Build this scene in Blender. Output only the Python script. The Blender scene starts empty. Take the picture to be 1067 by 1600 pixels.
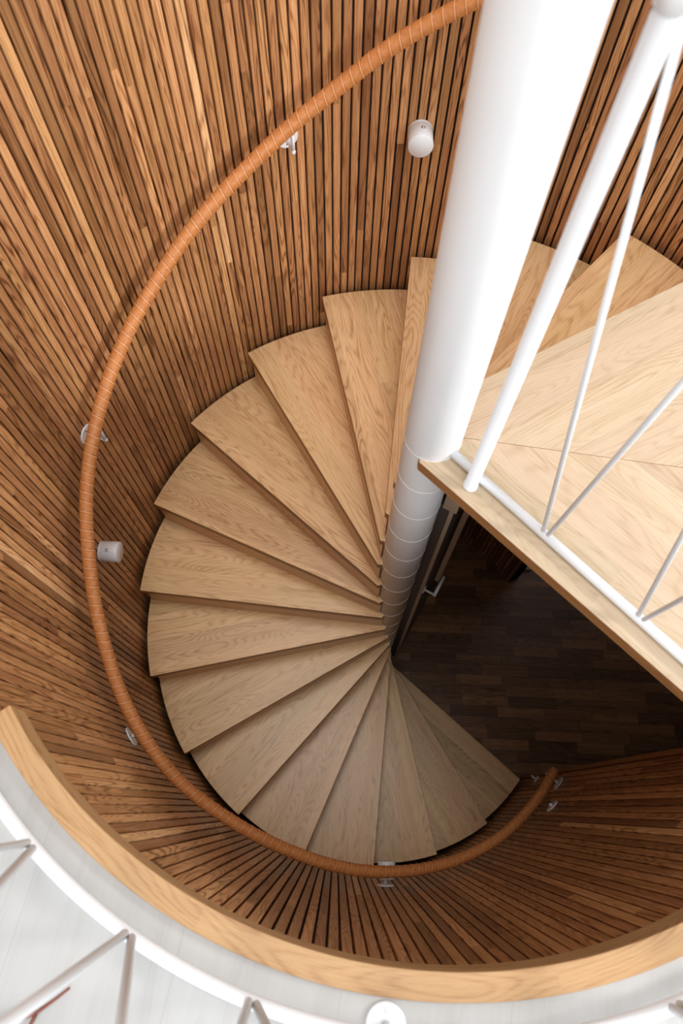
import bpy, bmesh, math, random
from mathutils import Vector, Matrix
from math import sin, cos, pi, radians as rad, degrees, asin, atan2, sqrt

random.seed(7)
S = bpy.context.scene
COL = S.collection

# ------------------------------------------------------------------ camera, world, light
H = 0.18                       # riser height; z = 0 is the top of the landing
A0, DA = 34.236, 18.043        # angle of the landing nosing corner and the step angle
R = 1.0947                     # outer radius of the treads
RC = 0.0702                    # column radius
CX, CY = 0.0055, 0.0017        # column axis
RIN, PHI = 0.082, 69.6         # inner nosing corner
RW = 1.120                     # slat faces
FL = -17 * H                   # lower floor
cam_d = bpy.data.cameras.new('camera')
cam = bpy.data.objects.new('camera', cam_d)
COL.objects.link(cam)
S.camera = cam
cam_d.sensor_fit = 'VERTICAL'
cam_d.sensor_height = 36.0
cam_d.sensor_width = 24.0
cam_d.lens = 1066.6 * 36.0 / 1600.0
cam_d.clip_start = 0.02
cam_d.dof.use_dof = True
cam_d.dof.focus_distance = 2.35
cam_d.dof.aperture_fstop = 3.2
m = Matrix.Rotation(0.409152, 4, 'X') @ Matrix.Rotation(0.018488, 4, 'Z')
cam.matrix_world = Matrix.Translation((-0.21513, -0.8347, 1.45402)) @ m

world = bpy.data.worlds.new('world')
S.world = world
world.use_nodes = True
bg = world.node_tree.nodes['Background']
bg.inputs[0].default_value = (0.93, 0.97, 1.0, 1)
bg.inputs[1].default_value = 0.80

def area(name, loc, target, sx, sy, power, col):
    d = bpy.data.lights.new(name, 'AREA')
    d.shape = 'RECTANGLE'; d.size = sx; d.size_y = sy
    d.energy = power; d.color = col
    o = bpy.data.objects.new(name, d)
    o.location = loc
    o.rotation_euler = (Vector(target) - Vector(loc)).to_track_quat('-Z', 'Y').to_euler()
    COL.objects.link(o)
    return o

area('window_daylight', (4.2, -0.9, 1.9), (0, 0.5, -0.2), 0.8, 0.8, 165, (1.0, 0.985, 0.97))
area('south_window_daylight', (0.4, -5.2, 2.4), (0, 0.5, -0.6), 3.0, 2.2, 130, (0.98, 0.99, 1.0))
area('skylight_daylight', (-0.45, 0.55, 6.0), (-0.2, -0.1, -2.0), 1.7, 1.7, 110, (1.0, 0.98, 0.95))
sd = bpy.data.lights.new('sun', 'SUN'); sd.energy = 0.85; sd.angle = rad(38); sd.color = (1.0, 1.0, 1.0)
so = bpy.data.objects.new('sun', sd); so.location = (1, -2, 6); COL.objects.link(so)
so.rotation_euler = (-Vector((cos(rad(-66)) * cos(rad(75)), sin(rad(-66)) * cos(rad(75)), sin(rad(75))))).to_track_quat('-Z', 'Y').to_euler()

S.view_settings.view_transform = 'Standard'
S.view_settings.look = 'None'
S.view_settings.gamma = 1.0
S.view_settings.use_curve_mapping = False
S.view_settings.exposure = 0.0

# ------------------------------------------------------------------ materials
def new_mat(name):
    mt = bpy.data.materials.new(name)
    mt.use_nodes = True
    nt = mt.node_tree
    return mt, nt, nt.nodes['Principled BSDF']

class NB:
    def __init__(s, nt): s.nt = nt
    def n(s, t, **kw):
        x = s.nt.nodes.new(t)
        for k, v in kw.items(): setattr(x, k, v)
        return x
    def l(s, a, b): s.nt.links.new(a, b)
    def math(s, op, a, b=None, c=None):
        x = s.n('ShaderNodeMath', operation=op)
        for i, v in enumerate((a, b, c)):
            if v is None: continue
            if hasattr(v, 'links'): s.l(v, x.inputs[i])
            else: x.inputs[i].default_value = v
        return x.outputs[0]
    def comb(s, a, b, c=0.0):
        x = s.n('ShaderNodeCombineXYZ')
        for i, v in enumerate((a, b, c)):
            if hasattr(v, 'links'): s.l(v, x.inputs[i])
            else: x.inputs[i].default_value = v
        return x.outputs[0]
    def noise(s, vec, scale=1.0, detail=2.0, rough=0.5, dist=0.0):
        x = s.n('ShaderNodeTexNoise')
        s.l(vec, x.inputs['Vector'])
        x.inputs['Scale'].default_value = scale
        x.inputs['Detail'].default_value = detail
        x.inputs['Roughness'].default_value = rough
        x.inputs['Distortion'].default_value = dist
        return x.outputs[0]
    def ramp(s, f, stops, interp='LINEAR'):
        x = s.n('ShaderNodeValToRGB')
        x.color_ramp.interpolation = interp
        while len(x.color_ramp.elements) < len(stops): x.color_ramp.elements.new(0.5)
        for e, (p, c) in zip(x.color_ramp.elements, stops):
            e.position = p; e.color = (c[0], c[1], c[2], 1)
        s.l(f, x.inputs[0])
        return x.outputs[0]
    def mixc(s, mode, fac, a, b):
        x = s.n('ShaderNodeMix', data_type='RGBA', blend_type=mode)
        for i, v in ((0, fac), (6, a), (7, b)):
            if hasattr(v, 'links'): s.l(v, x.inputs[i])
            elif isinstance(v, float): x.inputs[i].default_value = v
            else: x.inputs[i].default_value = (v[0], v[1], v[2], 1)
        return x.outputs[2]

def g3(v): return (v, v, v)
def srgb(r, g, b):
    f = lambda c: c / 12.92 if c <= 0.04045 else ((c + 0.055) / 1.055) ** 2.4
    return tuple(f(c / 255) for c in (r, g, b))

def wood(name, cols, w, L, tints, rough=0.42, fig=1.0, fine=1.0, gap=0.0, gapcol=(0.02, 0.012, 0.008),
         bump=0.12, shiftv=7.0, figv=12.0, coat=0.0, hue=0.010, ringf=110.0, knots=0.0):
    """cols: dark, mid, light wood; boards w wide and L long along U; tints: ramp stops over the board's random number"""
    mt, nt, p = new_mat(name)
    b = NB(nt)
    uv = b.n('ShaderNodeUVMap').outputs[0]
    sp = b.n('ShaderNodeSeparateXYZ'); b.l(uv, sp.inputs[0])
    U, V = sp.outputs[0], sp.outputs[1]
    row = b.math('FLOOR', b.math('DIVIDE', V, w))
    wn = b.n('ShaderNodeTexWhiteNoise', noise_dimensions='1D'); b.l(row, wn.inputs['W'])
    us = b.math('ADD', b.math('DIVIDE', U, L), b.math('MULTIPLY', wn.outputs[0], shiftv))
    seg = b.math('FLOOR', us)
    w2 = b.n('ShaderNodeTexWhiteNoise', noise_dimensions='2D')
    b.l(b.comb(b.math('ADD', row, 0.37), b.math('ADD', seg, 0.11)), w2.inputs['Vector'])
    rnd, rc = w2.outputs[0], w2.outputs[1]
    rs = b.n('ShaderNodeSeparateXYZ'); b.l(rc, rs.inputs[0])
    off = b.n('ShaderNodeVectorMath', operation='SCALE'); b.l(rc, off.inputs[0]); off.inputs['Scale'].default_value = 37.0
    def coord(su, sv):
        x = b.n('ShaderNodeVectorMath', operation='ADD')
        b.l(b.comb(b.math('MULTIPLY', U, su), b.math('MULTIPLY', V, sv)), x.inputs[0])
        b.l(off.outputs[0], x.inputs[1])
        return x.outputs[0]
    low = b.noise(coord(1.5, figv), 1.0, 1.5, 0.4, 0.2)
    ring = b.math('MULTIPLY_ADD', b.math('SINE', b.math('MULTIPLY', low, ringf)), 0.5, 0.5)
    ring = b.math('POWER', ring, 2.2)
    amp = b.noise(coord(1.1, figv * 0.8), 1.0, 1.0, 0.5)
    ring = b.math('MULTIPLY', ring, b.math('MULTIPLY', amp, 2.0))
    fib = b.noise(coord(9.0, 330.0), 1.0, 3.0, 0.6)
    mid = b.noise(coord(1.0, 26.0), 1.0, 2.0, 0.5)
    pore = b.noise(coord(38.0, 900.0), 1.0, 1.0, 0.5)
    f = b.math('MULTIPLY_ADD', b.math('SUBTRACT', ring, 0.4), -0.20 * fig, 0.5)
    f = b.math('ADD', f, b.math('MULTIPLY', b.math('SUBTRACT', fib, 0.5), 0.75 * fine))
    f = b.math('ADD', f, b.math('MULTIPLY', b.math('SUBTRACT', mid, 0.5), 0.62))
    f = b.math('ADD', f, b.math('MULTIPLY', b.math('SUBTRACT', pore, 0.5), -0.35 * fine))
    c = b.ramp(f, [(0.08, cols[0]), (0.5, cols[1]), (0.95, cols[2])])
    t = b.ramp(rnd, tints)
    c = b.mixc('MULTIPLY', 1.0, c, t)
    hs = b.n('ShaderNodeHueSaturation')
    b.l(b.math('MULTIPLY_ADD', rs.outputs[1], hue, 0.5 - hue / 2), hs.inputs['Hue'])
    hs.inputs['Saturation'].default_value = 1.0
    b.l(c, hs.inputs['Color'])
    c = hs.outputs[0]
    if knots > 0:
        vo = b.n('ShaderNodeTexVoronoi'); vo.inputs['Scale'].default_value = 1.0
        b.l(b.comb(b.math('MULTIPLY', U, 4.2), b.math('MULTIPLY', V, 6.0)), vo.inputs['Vector'])
        kn = b.ramp(vo.outputs[0], [(0.0, g3(1.0)), (0.06, g3(0.75)), (0.13, g3(0.0))])
        c = b.mixc('MIX', b.math('MULTIPLY', kn, knots), c, srgb(150, 148, 150))
    if gap > 0:
        fv = b.math('FRACT', b.math('DIVIDE', V, w)); fu = b.math('FRACT', us)
        ev = b.math('MINIMUM', fv, b.math('SUBTRACT', 1.0, fv)); eu = b.math('MINIMUM', fu, b.math('SUBTRACT', 1.0, fu))
        g = b.math('MAXIMUM', b.math('LESS_THAN', ev, gap / w), b.math('LESS_THAN', eu, gap / L))
        c = b.mixc('MIX', g, c, gapcol)
    b.l(c, p.inputs['Base Color'])
    b.l(b.math('MULTIPLY_ADD', fib, 0.16, rough - 0.08), p.inputs['Roughness'])
    p.inputs['Specular IOR Level'].default_value = 0.45
    if coat: 
        p.inputs['Coat Weight'].default_value = coat; p.inputs['Coat Roughness'].default_value = 0.3
    bm = b.n('ShaderNodeBump'); bm.inputs['Strength'].default_value = bump; bm.inputs['Distance'].default_value = 0.002
    b.l(f, bm.inputs['Height']); b.l(bm.outputs[0], p.inputs['Normal'])
    return mt

def g3(v): return (v, v, v)
M = {}
oak = (srgb(166, 122, 76), srgb(215, 175, 127), srgb(229, 196, 151))
M['tread'] = wood('oak_tread', oak, 0.11, 30.0,
                  [(0.0, g3(0.90)), (0.5, g3(1.0)), (1.0, g3(1.08))], rough=0.34, fig=1.15, fine=1.35, bump=0.10, ringf=180.0, figv=10.0)
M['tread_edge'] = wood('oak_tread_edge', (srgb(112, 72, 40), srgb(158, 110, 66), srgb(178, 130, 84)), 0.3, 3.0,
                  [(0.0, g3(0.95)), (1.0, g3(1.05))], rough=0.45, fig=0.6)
M['landing'] = wood('oak_landing', (srgb(168, 141, 111), srgb(199, 176, 148), srgb(209, 190, 165)), 0.12, 30.0,
                  [(0.0, g3(0.92)), (0.5, g3(1.0)), (1.0, g3(1.07))], rough=0.38, fig=0.8, bump=0.1, ringf=170.0, figv=10.0)
M['trim'] = wood('oak_curb', (srgb(154, 110, 68), srgb(188, 147, 102), srgb(201, 163, 118)), 0.4, 1.0,
                  [(0.0, g3(0.97)), (1.0, g3(1.03))], rough=0.45, fig=1.0, shiftv=0.0, hue=0.004)
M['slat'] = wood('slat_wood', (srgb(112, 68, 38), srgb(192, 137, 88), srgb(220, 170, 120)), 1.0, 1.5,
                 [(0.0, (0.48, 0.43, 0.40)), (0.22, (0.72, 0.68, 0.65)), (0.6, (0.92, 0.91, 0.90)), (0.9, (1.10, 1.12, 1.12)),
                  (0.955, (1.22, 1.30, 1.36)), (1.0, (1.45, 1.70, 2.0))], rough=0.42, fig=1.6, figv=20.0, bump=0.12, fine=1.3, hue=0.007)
M['floor'] = wood('dark_parquet', (srgb(62, 40, 26), srgb(130, 92, 62), srgb(160, 120, 84)), 0.066, 0.30,
                  [(0.0, (0.55, 0.5, 0.48)), (0.5, g3(0.95)), (1.0, (1.45, 1.4, 1.3))], rough=0.42, fig=1.0, gap=0.0009, shiftv=1.0)
M['white_floor'] = wood('white_oiled_boards', (srgb(170, 167, 163), srgb(187, 186, 184), srgb(195, 194, 193)), 0.30, 2.6,
                  [(0.0, (0.93, 0.93, 0.92)), (0.5, g3(1.0)), (1.0, (1.02, 1.02, 1.02))], rough=0.5, fig=0.35, fine=0.35,
                  gap=0.0007, gapcol=srgb(176, 170, 164), bump=0.05, hue=0.0, knots=0.7)

def plain(name, col, rough=0.4, metal=0.0, spec=0.5, vary=0.03, scale=30.0, bump=0.0):
    mt, nt, p = new_mat(name)
    b = NB(nt)
    tc = b.n('ShaderNodeTexCoord').outputs['Object']
    nz = b.noise(tc, scale, 3.0)
    c = b.ramp(nz, [(0.3, tuple(x * (1 - vary) for x in col)), (0.7, tuple(min(1, x * (1 + vary)) for x in col))])
    b.l(c, p.inputs['Base Color'])
    b.l(b.math('MULTIPLY_ADD', nz, 0.08, rough - 0.04), p.inputs['Roughness'])
    p.inputs['Metallic'].default_value = metal
    p.inputs['Specular IOR Level'].default_value = spec
    if bump:
        bm = b.n('ShaderNodeBump'); bm.inputs['Strength'].default_value = bump; bm.inputs['Distance'].default_value = 0.001
        b.l(nz, bm.inputs['Height']); b.l(bm.outputs[0], p.inputs['Normal'])
    return mt
def leather():
    mt, nt, p = new_mat('tan_leather')
    b = NB(nt)
    uv = b.n('ShaderNodeUVMap').outputs[0]
    sp = b.n('ShaderNodeSeparateXYZ'); b.l(uv, sp.inputs[0])
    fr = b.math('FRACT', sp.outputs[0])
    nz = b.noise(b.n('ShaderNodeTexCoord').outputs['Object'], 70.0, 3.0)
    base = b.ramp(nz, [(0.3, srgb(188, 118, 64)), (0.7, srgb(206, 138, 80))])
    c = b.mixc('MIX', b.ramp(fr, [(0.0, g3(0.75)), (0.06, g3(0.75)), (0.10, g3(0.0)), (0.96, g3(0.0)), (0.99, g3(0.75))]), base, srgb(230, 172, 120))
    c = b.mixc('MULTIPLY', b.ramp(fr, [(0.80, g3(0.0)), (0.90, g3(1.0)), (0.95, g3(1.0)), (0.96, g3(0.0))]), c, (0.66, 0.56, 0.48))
    b.l(c, p.inputs['Base Color'])
    p.inputs['Roughness'].default_value = 0.42
    bm = b.n('ShaderNodeBump'); bm.inputs['Strength'].default_value = 0.2; bm.inputs['Distance'].default_value = 0.001
    b.l(nz, bm.inputs['Height']); b.l(bm.outputs[0], p.inputs['Normal'])
    return mt
M['white'] = plain('white_lacquer', (0.84, 0.87, 0.90), 0.35, vary=0.01, scale=4)
M['column'] = plain('white_painted_steel', (0.73, 0.74, 0.75), 0.42, vary=0.01, scale=3)
M['white_matt'] = plain('white_matt_metal', (0.72, 0.72, 0.72), 0.5, vary=0.02)
M['seam'] = plain('pale_joint', (0.90, 0.88, 0.86), 0.4, vary=0.01)
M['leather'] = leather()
M['black'] = plain('black_backing', (0.012, 0.010, 0.010), 0.8, vary=0.1)
M['dark_hole'] = plain('dark_hole', (0.03, 0.03, 0.03), 0.6)
M['steel'] = plain('brushed_steel', (0.55, 0.55, 0.56), 0.3, metal=1.0)
M['door'] = plain('dark_grey_door_paint', srgb(96, 88, 83), 0.5, vary=0.06)
M['door_edge'] = plain('beige_door_edge', srgb(196, 172, 148), 0.5, vary=0.05)
M['plaster'] = plain('lower_room_plaster', (0.35, 0.33, 0.31), 0.8, vary=0.04, scale=5)
M['twig'] = plain('red_brown_bark', srgb(135, 78, 62), 0.7, vary=0.2, scale=80, bump=0.3)

# ------------------------------------------------------------------ mesh helpers
class MB:
    """collects faces with UVs and material slots, builds ONE mesh object"""
    def __init__(s): s.v = []; s.f = []; s.uv = []; s.mi = []; s.sm = []
    def face(s, pts, uvs=None, mi=0, smooth=False):
        i = len(s.v)
        s.v += [tuple(p) for p in pts]
        s.f.append(tuple(range(i, i + len(pts))))
        s.uv.append(uvs if uvs else [(p[0], p[1]) for p in pts]); s.mi.append(mi); s.sm.append(smooth)
    def prism(s, poly, z0, z1, ang=0.0, off=(0, 0), mi=0, mside=None, top=True, bottom=True, smooth_side=False):
        """ccw plan polygon; grain along ang (radians)"""
        ca, sa = cos(ang), sin(ang)
        T = lambda x, y: (x * ca + y * sa + off[0], -x * sa + y * ca + off[1])
        if top: s.face([(x, y, z1) for x, y in poly], [T(x, y) for x, y in poly], mi)
        if bottom: s.face([(x, y, z0) for x, y in reversed(poly)], [T(x, y) for x, y in reversed(poly)], mi)
        n = len(poly); u = off[0]
        for i in range(n):
            a, c = poly[i], poly[(i + 1) % n]
            L = math.hypot(c[0] - a[0], c[1] - a[1])
            v0 = off[1]
            s.face([(a[0], a[1], z0), (c[0], c[1], z0), (c[0], c[1], z1), (a[0], a[1], z1)],
                   [(u, v0 + z0), (u + L, v0 + z0), (u + L, v0 + z1), (u, v0 + z1)], mi if mside is None else mside, smooth_side)
            u += L
    def box(s, c, d, rz=0.0, mi=0):
        hx, hy, hz = d[0] / 2, d[1] / 2, d[2] / 2
        ca, sa = cos(rz), sin(rz)
        poly = [(c[0] + x * ca - y * sa, c[1] + x * sa + y * ca) for x, y in ((-hx, -hy), (hx, -hy), (hx, hy), (-hx, hy))]
        s.prism(poly, c[2] - hz, c[2] + hz, rz, mi=mi)
    def tube(s, pts, rads, n=16, mi=0, caps=True):
        """swept round bar through pts"""
        pts = [Vector(p) for p in pts]
        if not hasattr(rads, '__len__'): rads = [rads] * len(pts)
        rings = []; up = None
        for i, p in enumerate(pts):
            t = (pts[min(i + 1, len(pts) - 1)] - pts[max(i - 1, 0)]).normalized()
            if up is None:
                up = Vector((0, 0, 1)) if abs(t.z) < 0.9 else Vector((1, 0, 0))
            a = t.cross(up).normalized(); up = a.cross(t).normalized()
            rings.append([p + (a * cos(2 * pi * k / n) + up * sin(2 * pi * k / n)) * rads[i] for k in range(n)])
        s.rings(rings, mi, caps)
    def rings(s, rings, mi=0, caps=True, us=None):
        base = len(s.v); n = len(rings[0])
        for r in rings: s.v += [tuple(q) for q in r]
        for i in range(len(rings) - 1):
            for k in range(n):
                a = base + i * n + k; b = base + i * n + (k + 1) % n
                s.f.append((a, b, b + n, a + n))
                if us: s.uv.append([(us[i] - k / n, 0), (us[i] - (k + 1) / n, 0), (us[i + 1] - (k + 1) / n, 1), (us[i + 1] - k / n, 1)])
                else: s.uv.append([(i * .01, k * .01), (i * .01, k * .01 + .01), (i * .01 + .01, k * .01 + .01), (i * .01 + .01, k * .01)])
                s.mi.append(mi); s.sm.append(True)
        if caps:
            s.face([tuple(q) for q in reversed(rings[0])], None, mi); s.face([tuple(q) for q in rings[-1]], None, mi)
    def lathe(s, prof, origin, axis, n=32, mi=0):
        """prof: (distance along axis, radius)"""
        ax = Vector(axis).normalized(); up = Vector((0, 0, 1)) if abs(ax.z) < 0.9 else Vector((1, 0, 0))
        a = ax.cross(up).normalized(); b = a.cross(ax).normalized(); o = Vector(origin)
        rs = [[o + ax * d + (a * cos(2 * pi * k / n) + b * sin(2 * pi * k / n)) * max(r, 1e-4) for k in range(n)] for d, r in prof]
        s.rings(rs, mi, True)
    def build(s, name, mats, parent=None, bevel=0.0, merge=True, world_parent=None):
        me = bpy.data.meshes.new(name)
        me.from_pydata(s.v, [], s.f)
        ul = me.uv_layers.new(name='UVMap')
        i = 0
        for f in s.uv:
            for q in f: ul.data[i].uv = q; i += 1
        for k, pol in enumerate(me.polygons):
            pol.material_index = s.mi[k]; pol.use_smooth = s.sm[k]
        for mt in (mats if isinstance(mats, (list, tuple)) else [mats]): me.materials.append(mt)
        if merge:
            b = bmesh.new(); b.from_mesh(me)
            bmesh.ops.remove_doubles(b, verts=b.verts, dist=1e-5)
            bmesh.ops.recalc_face_normals(b, faces=b.faces)
            b.to_mesh(me); b.free()
        me.update()
        o = bpy.data.objects.new(name, me)
        COL.objects.link(o)
        if parent is not None:
            o.parent = parent
            o.location = -ORG.get(parent.name, Vector((0, 0, 0)))
            ORG[o.name] = ORG.get(parent.name, Vector((0, 0, 0))) + o.location
            # every mesh is written in world coordinates: shift it back by its parent's place
        if bevel:
            md = o.modifiers.new('bevel', 'BEVEL'); md.width = bevel; md.segments = 2
            md.limit_method = 'ANGLE'; md.angle_limit = rad(40); md.harden_normals = False
        return o

ORG = {}
def thing(name, label, cat, loc=(0, 0, 0), group=None):
    o = bpy.data.objects.new(name, None); COL.objects.link(o)
    o.location = loc; o.empty_display_size = 0.05
    o['label'] = label; o['category'] = cat
    if group: o['group'] = group
    ORG[o.name] = Vector(loc)
    return o
def struct(o):
    o['kind'] = 'structure'; return o
def pc(r, deg, z=None):
    p = (r * cos(rad(deg)), r * sin(rad(deg)))
    return p if z is None else (p[0], p[1], z)
def arc(r, a, b, step=1.5):
    n = max(1, int(abs(b - a) / step + 0.999))
    return [pc(r, a + (b - a) * i / n) for i in range(n + 1)]

# ------------------------------------------------------------------ setting
W0, W1, WU = 33.0, 324.6, 216.6      # the slat wall: from .. to on the lower storey, its upper end above the floor edge
ZT = 0.022                            # top of the curb
ZUP = 2.35
# upper floor: white boards round the stairwell
fb = MB()
def sector(mb, r0, r1, a, b, z0, z1, ang, step=3.0):
    n = max(1, round((b - a) / step))
    for i in range(n):
        t0, t1 = a + (b - a) * i / n, a + (b - a) * (i + 1) / n
        ca, sa = cos(ang), sin(ang)
        T = lambda q: (q[0] * ca + q[1] * sa, -q[0] * sa + q[1] * ca)
        q = [pc(r0, t0), pc(r1, t0), pc(r1, t1), pc(r0, t1)]
        mb.face([(x, y, z1) for x, y in q], [T(p) for p in q])
        mb.face([(x, y, z0) for x, y in reversed(q)], [T(p) for p in reversed(q)])
        for j in ((0, 3), (1, 2)):
            p, r = q[j[0]], q[j[1]]
            mb.face([(p[0], p[1], z0), (r[0], r[1], z0), (r[0], r[1], z1), (p[0], p[1], z1)])
sector(fb, 1.144, 3.3, WU, 393.0, -0.24, 0.008, rad(80))
struct(fb.build('floor_upper', M['white_floor']))
# lower floor
fb = MB()
fb.prism([(-1.6, -3.4), (3.4, -3.4), (3.4, 3.4), (-1.6, 3.4)], FL - 0.05, FL, rad(-1.5))
struct(fb.build('floor', M['floor']))
# walls of the lower room beyond the opening
wb = MB()
sector(wb, 3.2, 3.3, 300, 417, FL, -0.24, 0)
q = [pc(1.2, 300), pc(3.25, 300), pc(3.25, 301.5), pc(1.2, 304)]
wb.prism(q, FL, -0.24)
q = [pc(1.2, 52), pc(3.25, 55), pc(3.25, 57), pc(1.2, 57)]
wb.prism(q, FL, -0.24)
struct(wb.build('wall_room', M['plaster']))

# slat wall
PH = 0.20
sb = MB()
depth = 0.016
i0, i1 = int(math.ceil((W0 - PH) / 1.5)), int(math.floor((W1 - PH) / 1.5))
for i in range(i0, i1):
    a, b = PH + 1.5 * i + 0.155, PH + 1.5 * (i + 1) - 0.155
    zt = ZUP if b < WU - 0.3 else -0.055
    jit = 0.0012 * (random.random() - 0.5)
    r = RW + jit
    v = 0.0128
    c = 0.0016
    ca = degrees(c / RW)
    prof = [(r + depth, a, -0.016), (r + c, a, -v - 0.001), (r, a + ca, -v + c), (r, b - ca, v - c), (r + c, b, v + 0.001), (r + depth, b, 0.016)]
    for j in range(5):
        p, q = prof[j], prof[j + 1]
        P0, P1 = pc(p[0], p[1]), pc(q[0], q[1])
        V0, V1 = i + 0.5 + p[2], i + 0.5 + q[2]
        sb.face([(P0[0], P0[1], FL), (P0[0], P0[1], zt), (P1[0], P1[1], zt), (P1[0], P1[1], FL)],
                [(FL, V0), (zt, V0), (zt, V1), (FL, V1)])
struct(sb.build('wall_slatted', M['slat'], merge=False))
bb = MB()
sector(bb, RW + 0.0155, RW + 0.10, W0 - 0.3, WU - 0.2, FL, ZUP, 0)
sector(bb, RW + 0.0155, RW + 0.10, WU - 0.2, W1 + 0.2, FL, -0.235, 0)
sector(bb, RW + 0.0155, 1.1435, WU - 0.2, W1 + 0.2, -0.236, -0.04, 0)
struct(bb.build('wall_backing', M['black']))
# end boards of the slat wall
eb = MB()
eb.prism([pc(RW - 0.004, W1 - 0.1), pc(RW + 0.115, W1 - 0.1), pc(RW + 0.115, W1 + 0.9), pc(RW - 0.004, W1 + 0.9)], FL, -0.05, rad(W1))
struct(eb.build('trim_1', M['tread_edge'], bevel=0.002))
eb = MB()
eb.prism([pc(RW - 0.004, WU - 0.62), pc(RW + 0.12, WU - 0.62), pc(RW + 0.12, WU - 0.05), pc(RW - 0.004, WU - 0.05)], -0.02, ZUP, rad(WU))
struct(eb.build('trim_2', M['slat'], bevel=0.002))
# oak curb round the opening
tb = MB()
RTI, RTO = 1.0978, 1.1442
TA, TB = WU - 0.05, 312.6
JA, JB = 245.8, 279.5          # the two mitred joints of the curb
n = 64
prof = [(RTI + 0.004, -0.062), (RTI + 0.004, -0.004), (RTI, -0.004), (RTI, ZT), (RTO, ZT), (RTO, -0.05)]
for i in range(n):
    t0, t1 = TA + (TB - TA) * i / n, TA + (TB - TA) * (i + 1) / n
    for j in range(5):
        (ra, za), (rb, zb) = prof[j], prof[j + 1]
        va, vb = sum(abs(prof[k + 1][0] - prof[k][0]) + abs(prof[k + 1][1] - prof[k][1]) for k in range(j)), 0
        vb = va + abs(rb - ra) + abs(zb - za)
        u0, u1 = [1.0 + (t - JA) / (JB - JA) for t in (t0, t1)]
        tb.face([pc(ra, t0, za), pc(ra, t1, za), pc(rb, t1, zb), pc(rb, t0, zb)],
                [(u0, va), (u1, va), (u1, vb), (u0, vb)])
for t in (TA, TB):
    tb.face([pc(p[0], t, p[1]) for p in prof[1:]], [(p[0], p[1]) for p in prof[1:]])
struct(tb.build('trim_3', M['trim'], bevel=0.002))

# ------------------------------------------------------------------ the staircase
st = thing('spiral_staircase', 'oak spiral staircase winding down round the thick white column', 'staircase', (CX, CY, FL))
cb = MB()
prof = []
z = FL; k = 17
pts = [FL]
prof.append((0.0, RC))
prof.append((2.6 - FL, RC))
cb.lathe(prof, (CX, CY, FL), (0, 0, 1), 64)
column = cb.build('column', M['column'], st)
for k in range(0, 17):
    rb_ = MB(); zz = -k * H
    rb_.lathe([(-0.0009, RC - 0.001), (-0.0007, RC + 0.0007), (0.0007, RC + 0.0007), (0.0009, RC - 0.001)], (CX, CY, zz), (0, 0, 1), 64)
    rb_.build('joint_ring', M['seam'], column)

DN = 0.0788                                # distance of a nosing line from the axis
def line_pts(a, d, r):
    """point at radius r on the line parallel to the nosing line of step angle a, d from the axis"""
    beta = a - degrees(asin(DN / R))
    return pc(r, beta + degrees(asin(d / r)))
def tread_poly(k):
    a, ab = A0 + k * DA, A0 + (k - 1) * DA
    beta = a - degrees(asin(DN / R)); bb_ = ab - degrees(asin(DN / R))
    back = 0.045
    out0 = bb_ + degrees(asin(back / R))
    poly = arc(R, out0, a, 1.0)
    poly.append(pc(RIN, a + PHI))
    poly.append(pc(0.066, a + PHI + 4))
    poly.append(pc(0.052, bb_ + 80))
    poly.append(pc(0.050, bb_ + degrees(asin(back / 0.050))))
    return poly, beta
for k in range(1, 17):
    poly, beta = tread_poly(k)
    poly = [(x + 0 * CX, y) for x, y in poly]
    t = MB()
    t.prism(poly, -k * H - 0.038, -k * H, rad(beta + 0.0), off=(k * 3.7, k * 5.13), mi=0, mside=1)
    to = t.build('tread', [M['tread'], M['tread_edge']], st, bevel=0.0022)
def riser(k, parent):
    a = A0 + k * DA
    r_ = MB()
    d1, d0 = 0.0685, 0.030
    outer = R - 0.012
    q = [line_pts(a, d0, 0.0706), line_pts(a, d0, outer), line_pts(a, d1, outer), line_pts(a, d1, 0.0706)]
    r_.prism(q, -(k + 1) * H, -k * H - 0.038, rad(a), off=(k * 2.1, k * 1.37))
    return r_.build('riser', M['tread'], parent)
treads = [c for c in st.children if c.name.startswith('tread')]
for k, to in enumerate(treads, 1): riser(k, to)

# landing: mitred boards, straight front edge
RL = 1.1435
E0 = Vector((-0.031, -0.070)); E1 = Vector((0.506, -0.600)); ed = (E1 - E0).normalized(); nrm = Vector((-ed.y, ed.x))
ea = atan2(ed.y, ed.x)
def hit(p, d, r):
    b = p.dot(d); c_ = p.dot(p) - r * r
    return p + d * (-b + sqrt(b * b - c_))
beta0 = A0 - degrees(asin(DN / R)); d0 = Vector((cos(rad(beta0)), sin(rad(beta0))))
I0 = Vector(pc(RIN, A0 + PHI))
mid_d = Vector((0.602 - 0.196, -0.071 + 0.016)).normalized(); mid_p = Vector((0.196, -0.016))
mo = hit(mid_p, mid_d, RL); fo = hit(E0, ed, RL)
an = lambda v: degrees(atan2(v.y, v.x))
mi_ = mid_p - mid_d * 0.155
wall_a = W0 + 0.2
ld = MB()
up_poly = [tuple(mi_)] + arc(RL, an(mo), wall_a, 1.5) + arc(R + 0.010, wall_a, A0 + 0.0, 1.5) + [tuple(I0), pc(0.066, A0 + PHI + 4), pc(0.05, 60)]
ld.prism(up_poly, -0.04, 0.0, rad(beta0), off=(1.3, 9.2), mside=1)
lo_poly = [tuple(E0)] + arc(RL, an(fo), an(mo), 1.5) + [tuple(mi_), (0.02, 0.03), (-0.03, -0.03)]
ld.prism(lo_poly, -0.0401, -0.0001, ea, off=(7.7, 3.3), mside=1)
landing = ld.build('landing', [M['landing'], M['tread_edge']], st, bevel=0.002)
riser(0, landing)
sk = MB()
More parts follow.
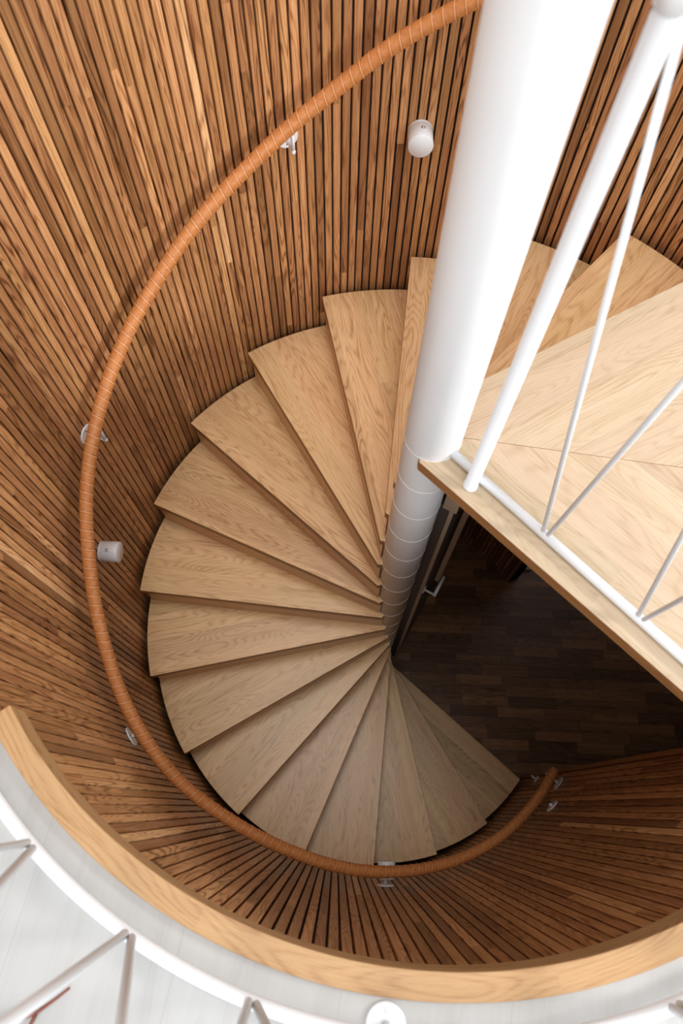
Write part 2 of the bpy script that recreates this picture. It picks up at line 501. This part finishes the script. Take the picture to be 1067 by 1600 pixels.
# ceiling panel under the landing front edge
q = [E0 + nrm * 0.03, hit(E0 + nrm * 0.03, ed, RL), hit(E0 + nrm * 0.05, ed, RL), E0 + nrm * 0.05]

# ------------------------------------------------------------------ wall handrail
tab = [(40, 1.05, .90), (84, 1.05, .89), (96, 1.05, .882), (103, 1.05, .863), (112, 1.05, .85), (120, 1.048, .842), (131, 1.047, .842), (141, 1.046, .84),
       (150, 1.047, .843), (157, 1.048, .845), (173, 1.048, .845), (186, 1.044, .845), (200, 1.052, .85), (207, 1.062, .85), (216, 1.069, .85),
       (225.3, 1.069, .85), (236.4, 1.056, .85), (248.5, 1.05, .85), (263.5, 1.055, .85), (284.4, 1.058, .85), (298, 1.056, .85), (310.2, 1.05, .85), (330, 1.048, .85)]
def lerp_tab(a, j):
    """smooth (Catmull-Rom) reading of the table"""
    for i in range(len(tab) - 1):
        if tab[i][0] <= a <= tab[i + 1][0]: break
    g = lambda q: tab[max(0, min(len(tab) - 1, q))]
    x0, x1 = tab[i][0], tab[i + 1][0]; t = (a - x0) / (x1 - x0)
    y0, y1 = g(i)[j], g(i + 1)[j]
    m0 = (y1 - g(i - 1)[j]) / max(1e-6, x1 - g(i - 1)[0]) * (x1 - x0)
    m1 = (g(i + 2)[j] - y0) / max(1e-6, g(i + 2)[0] - x0) * (x1 - x0)
    return (2*t**3 - 3*t*t + 1) * y0 + (t**3 - 2*t*t + t) * m0 + (-2*t**3 + 3*t*t) * y1 + (t**3 - t*t) * m1
def rail_pt(a):
    return Vector(pc(lerp_tab(a, 1), a, lerp_tab(a, 2) - H * (a - A0) / DA))
def wrapped(mb, pts, r, pitch=0.031, n=20, ridge=0.0019):
    """leather strip wound round a bar: every turn starts with a raised edge"""
    pts = [Vector(p) for p in pts]; up = Vector((0, 0, 1)); s = 0; rings = []; us = []
    for i, p in enumerate(pts):
        t = (pts[min(i + 1, len(pts) - 1)] - pts[max(i - 1, 0)]).normalized()
        a = t.cross(Vector((0, 0, 1)))
        a = (a if a.length > 1e-3 else Vector((1, 0, 0))).normalized(); b = a.cross(t).normalized()
        if i: s += (p - pts[i - 1]).length
        us.append(s / pitch)
        ring = []
        for k in range(n):
            f = (s / pitch - k / n) % 1.0
            e = f if f < 0.5 else f - 1.0
            rr = r + ridge * math.exp(-(e / 0.075) ** 2) + 0.0005 * (1 - f)   # raised strip edge
            ring.append(p + (a * cos(2 * pi * k / n) + b * sin(2 * pi * k / n)) * rr)
        rings.append(ring)
    r0, r1 = rings[0], rings[-1]
    c0, c1 = pts[0], pts[-1]
    t0 = (pts[0] - pts[1]).normalized(); t1 = (pts[-1] - pts[-2]).normalized()
    pre = [[c0 + (q - c0) * 0.55 + t0 * 0.009 for q in r0], [c0 + (q - c0) * 0.88 + t0 * 0.005 for q in r0]]
    post = [[c1 + (q - c1) * 0.88 + t1 * 0.005 for q in r1], [c1 + (q - c1) * 0.55 + t1 * 0.009 for q in r1]]
    mb.rings(pre + rings + post, us=[us[0]] * 2 + us + [us[-1]] * 2)
hr = thing('handrail', 'tan leather wrapped handrail curving down along the round slatted wall', 'handrail', tuple(rail_pt(321.0)))
rb = MB()
NN = 2400
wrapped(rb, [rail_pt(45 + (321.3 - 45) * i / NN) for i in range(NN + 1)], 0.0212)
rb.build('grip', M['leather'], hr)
BR = [(111.2, -.004), (164.2, -.555), (213.7, -1.035), (269.5, -1.672), (320.8, -2.118)]
for a, zb in BR:
    p = rail_pt(a); rr = math.hypot(p.x, p.y)
    out = Vector(pc(1, a, 0))
    b_ = MB()
    b_.lathe([(0, 0.036), (0.004, 0.036), (0.0055, 0.034)], out * RW + Vector((0, 0, zb)), -out, 32)
    pl = b_.build('wall_plate', M['white'], hr)
    for s in (-1, 1):
        q = MB(); c = out * (RW - 0.005) + Vector((0, 0, zb + 0.022 * s))
        q.lathe([(0, 0.0032), (0.0012, 0.0028)], c, -out, 12); q.build('screw', M['dark_hole'], pl)
    b_ = MB()
    e = rr - 0.006
    b_.tube([out * RW + Vector((0, 0, zb)), out * (e + 0.004) + Vector((0, 0, zb)), out * (e + 0.001) + Vector((0, 0, zb))], [0.0068, 0.0068, 0.0052], 16)
    b_.tube([out * (rr + 0.002) + Vector((0, 0, zb)), out * (rr + 0.001) + Vector((0, 0, p.z - 0.016))], 0.006, 12)
    b_.build('bracket_arm', M['white'], hr)

# ------------------------------------------------------------------ wall spotlights
def spot(a, z, label):
    o = thing('wall_spotlight', label, 'lamp', pc(RW, a, z), 'white cylinder lamps on the slatted wall')
    ax = -Vector(pc(1, a, 0)); c = Vector(pc(RW, a, z)); r = 0.0395
    b = MB(); b.lathe([(0, r), (0.007, r), (0.0075, r - 0.0012)], c, ax, 48); b.build('base', M['white_matt'], o)
    b = MB(); b.lathe([(0.0075, r - 0.0012), (0.0085, r), (0.070, r), (0.072, r - 0.0015), (0.0718, 0.0)], c, ax, 48)
    body = b.build('body', M['white'], o)
    tang = Vector(pc(1, a + 90, 0))
    d = (Vector((0, 0, 1)) * 0.95 + tang * (-0.12 if a < 120 else 0.2)).normalized()
    b = MB(); b.lathe([(-0.004, 0.0068), (0.0008, 0.0068), (0.0010, 0.0045)], c + ax * 0.036 + d * r, d, 20); b.build('fixing_ring', M['steel'], body)
    b = MB(); b.lathe([(0.0, 0.004), (0.0014, 0.0036)], c + ax * 0.036 + d * r, d, 16); b.build('screw', M['white_matt'], body)
    b = MB(); b.lathe([(0, 0.0022), (0.0006, 0.002)], c + ax * 0.014 - tang * 0.0 + (Vector((0, 0, 1)) * -0.55 + tang * 0.84).normalized() * r, (Vector((0, 0, 1)) * -0.55 + tang * 0.84), 10); b.build('set_screw', M['dark_hole'], body)
spot(89.5, -0.034, 'white cylinder lamp high on the slatted wall above the treads near the column')
spot(178.0, -0.974, 'white cylinder lamp low on the slatted wall between two curves of leather handrail')
spot(270.8, -1.96, 'white cylinder lamp mostly hidden under the handrail at the bottom of the curve')
o = thing('wall_hook', 'small white disc with a short stub on dark slats below the handrail end', 'hook', pc(RW, 313.5, -1.927))
ax = -Vector(pc(1, 313.5, 0)); c = Vector(pc(RW, 313.5, -1.927))
b = MB(); b.lathe([(0, 0.033), (0.004, 0.033), (0.006, 0.030)], c, ax, 32); b.build('wall_plate', M['white'], o)
b = MB(); b.lathe([(0.005, 0.0075), (0.016, 0.0075), (0.018, 0.006)], c, ax, 20); b.build('stub', M['white'], o)
o = thing('door_stop', 'tiny white fitting on the lowest slats beside the last tread', 'fitting', pc(RW, 323.2, -2.617))
ax = -Vector(pc(1, 323.2, 0)); c = Vector(pc(RW, 323.2, -2.617))
b = MB(); b.lathe([(0, 0.022), (0.005, 0.022), (0.006, 0.019)], c, ax, 24); b.build('wall_plate', M['white_matt'], o)
b = MB(); b.tube([c, c + ax * 0.03, c + ax * 0.034], [0.006, 0.006, 0.004], 12); b.build('stub', M['white_matt'], o)

# ------------------------------------------------------------------ landing railing
dl = Vector((0.694, -0.720, 0)).normalized()
lr = thing('landing_railing', 'white steel railing with zigzag rods along the straight landing edge', 'railing', (0.089, -0.129, 0))
zb, zt_ = 0.014, 1.065
tb = MB(); tb.tube([dl * 0.048 + Vector((0, 0, zb)), dl * 1.185 + Vector((0, 0, zb))], 0.0115, 14); tb.build('base_rail', M['white'], lr)
pb = MB()
px, py = 0.089, -0.129
pb.tube([(px, py, 0.0), (px, py, 0.004), (px, py, 0.0041), (px, py, 1.042), (px, py, 1.050)], [0.0185, 0.0185, 0.0155, 0.0155, 0.013], 28)
pb.build('newel_post', M['white'], lr)
pb = MB(); pb.lathe([(0, 0.0125), (0.004, 0.0175), (0.022, 0.0175), (0.026, 0.0155), (0.0265, 0.0)], (px, py, 1.048), (0, 0, 1), 28)
pb.build('post_cap', M['white_matt'], lr)
nodes_b = [0.357, 0.6235, 0.890, 1.157]; nodes_t = [0.158, 0.392, 0.658, 0.925, 1.175]
def rod(mb, a, b, r=0.0052): mb.tube([a, b], r, 12)
for i, s in enumerate(nodes_b):
    for tt in (nodes_t[i], nodes_t[i + 1]):
        e = -0.006 if tt == nodes_t[i] else 0.006
        q = MB(); rod(q, dl * (s + e) + Vector((0, 0, zb)), dl * tt + Vector((0, 0, zt_ - 0.01)), 0.0056)
        q.build('strut', M['white'], lr)
q = MB(); q.tube([dl * 0.15 + Vector((0, 0, zt_)), dl * 1.185 + Vector((0, 0, zt_))], 0.0075, 12); q.build('top_bar', M['white'], lr)
q = MB(); wrapped(q, [dl * (0.215 + 0.97 * i / 330) + Vector((0, 0, zt_ + 0.012)) for i in range(331)], 0.021)
q.build('grip', M['leather'], lr)

# ------------------------------------------------------------------ railing round the upper floor
ur = thing('floor_railing', 'curved white steel railing with zigzag rods on the white upper floor', 'railing', pc(1.197, 240, 0.008))
q = MB(); q.tube([pc(1.197, 218.5 + 95 * i / 76, 0.040) for i in range(77)], 0.0125, 16); q.build('base_rail', M['white'], ur)
zt2 = 1.0
nb = [229.35 + 11.75 * i for i in range(-1, 8)]
for b0 in nb:
    for dtt, e in ((1.4, -0.3), (12.9, 0.3)):
        if 218.5 < b0 + e < 313.5 and b0 + dtt < 314:
            q = MB(); rod(q, pc(1.197, b0 + e, 0.042), pc(1.197, b0 + dtt, zt2), 0.0082); q.build('strut', M['white'], ur)
q = MB(); q.tube([pc(1.197, 218.5 + 95 * i / 76, zt2) for i in range(77)], 0.009, 12); q.build('top_bar', M['white'], ur)
q = MB(); wrapped(q, [pc(1.197, 219 + 94 * i / 640, zt2 + 0.014) for i in range(641)], 0.021, n=14); q.build('grip', M['leather'], ur)
for a in (264.1, 301.0):
    c = Vector(pc(1.186, a, 0.008))
    q = MB(); q.lathe([(0, 0.036), (0.004, 0.036), (0.006, 0.0335)], c, (0, 0, 1), 40); pl = q.build('foot_plate', M['white'], ur)
    inn = -Vector(pc(1, a, 0))
    for s in (1, -1):
        w = MB(); w.lathe([(0, 0.0045), (0.0008, 0.004)], c + inn * 0.022 * s + Vector((0, 0, 0.0058)), (0, 0, 1), 12); w.build('screw', M['steel'], pl)
    q = MB(); q.tube([c + Vector((0, 0, 0.004)), Vector(pc(1.197, a, 0.036))], 0.009, 14); q.build('foot', M['white'], ur)

# ------------------------------------------------------------------ bits on the floors
tg = thing('twig', 'reddish brown forked twig lying on the white boards outside the curved railing', 'twig', (-0.72, -1.16, 0.008))
q = MB()
q.tube([(-0.678, -1.133, 0.016), (-0.70, -1.150, 0.016), (-0.728, -1.169, 0.016), (-0.752, -1.177, 0.016), (-0.80, -1.19, 0.015)], [0.0022, 0.0024, 0.0034, 0.0042, 0.005], 8)
q.tube([(-0.728, -1.168, 0.016), (-0.737, -1.19, 0.016), (-0.76, -1.23, 0.015)], [0.0034, 0.003, 0.0022], 8)
q.build('stem', M['twig'], tg)

# door beside the foot of the column
dr = thing('door_1', 'dark grey door standing beside the foot of the white column', 'door', (0.16, 0.12, FL))
dr['kind'] = 'structure'
da = rad(62.0); dd = Vector((cos(da), sin(da), 0)); dn = Vector((sin(da), -cos(da), 0))
o0 = Vector((0.143, 0.088, 0))
def slab(mb, s0, s1, t0, t1, z0, z1):
    P = [o0 + dd * s0 + dn * t0, o0 + dd * s0 + dn * t1, o0 + dd * s1 + dn * t1, o0 + dd * s1 + dn * t0]
    mb.prism([(p.x, p.y) for p in P], z0, z1, da)
q = MB(); slab(q, 0.0, 0.80, -0.045, 0.020, FL + 0.01, -0.62); q.build('door_leaf', M['door'], dr)
q = MB(); slab(q, -0.004, 0.0, 0.006, 0.021, FL + 0.01, -0.62); q.build('edge_strip', M['door_edge'], dr)
q = MB(); slab(q, -0.012, 0.05, -0.02, 0.03, -0.618, -0.52); q.build('top_pivot', M['door_edge'], dr)
hz = FL + 1.46
q = MB(); h0 = o0 + dd * 0.03 + dn * 0.02 + Vector((0, 0, hz))
q.lathe([(0, 0.02), (0.004, 0.02), (0.005, 0.017)], h0, dn, 24)
q.tube([h0, h0 + dn * 0.05], 0.005, 12)
q.tube([h0 + dn * 0.055 - dd * 0.006, h0 + dn * 0.055 + dd * 0.10], 0.008, 12)
q.build('door_handle', M['white_matt'], dr)
q = MB(); slab(q, 0.20, 0.23, 0.035, 0.058, -1.9, -0.75); q.build('pull_bar', M['door_edge'], dr)
sl = MB(); sl.box((1.05, 0.715, FL + 0.02), (0.12, 0.03, 0.04), 0.0)
o = sl.build('threshold_strip', M['door_edge'], bevel=0.002)
struct(o); o.name = 'baseboard_right'
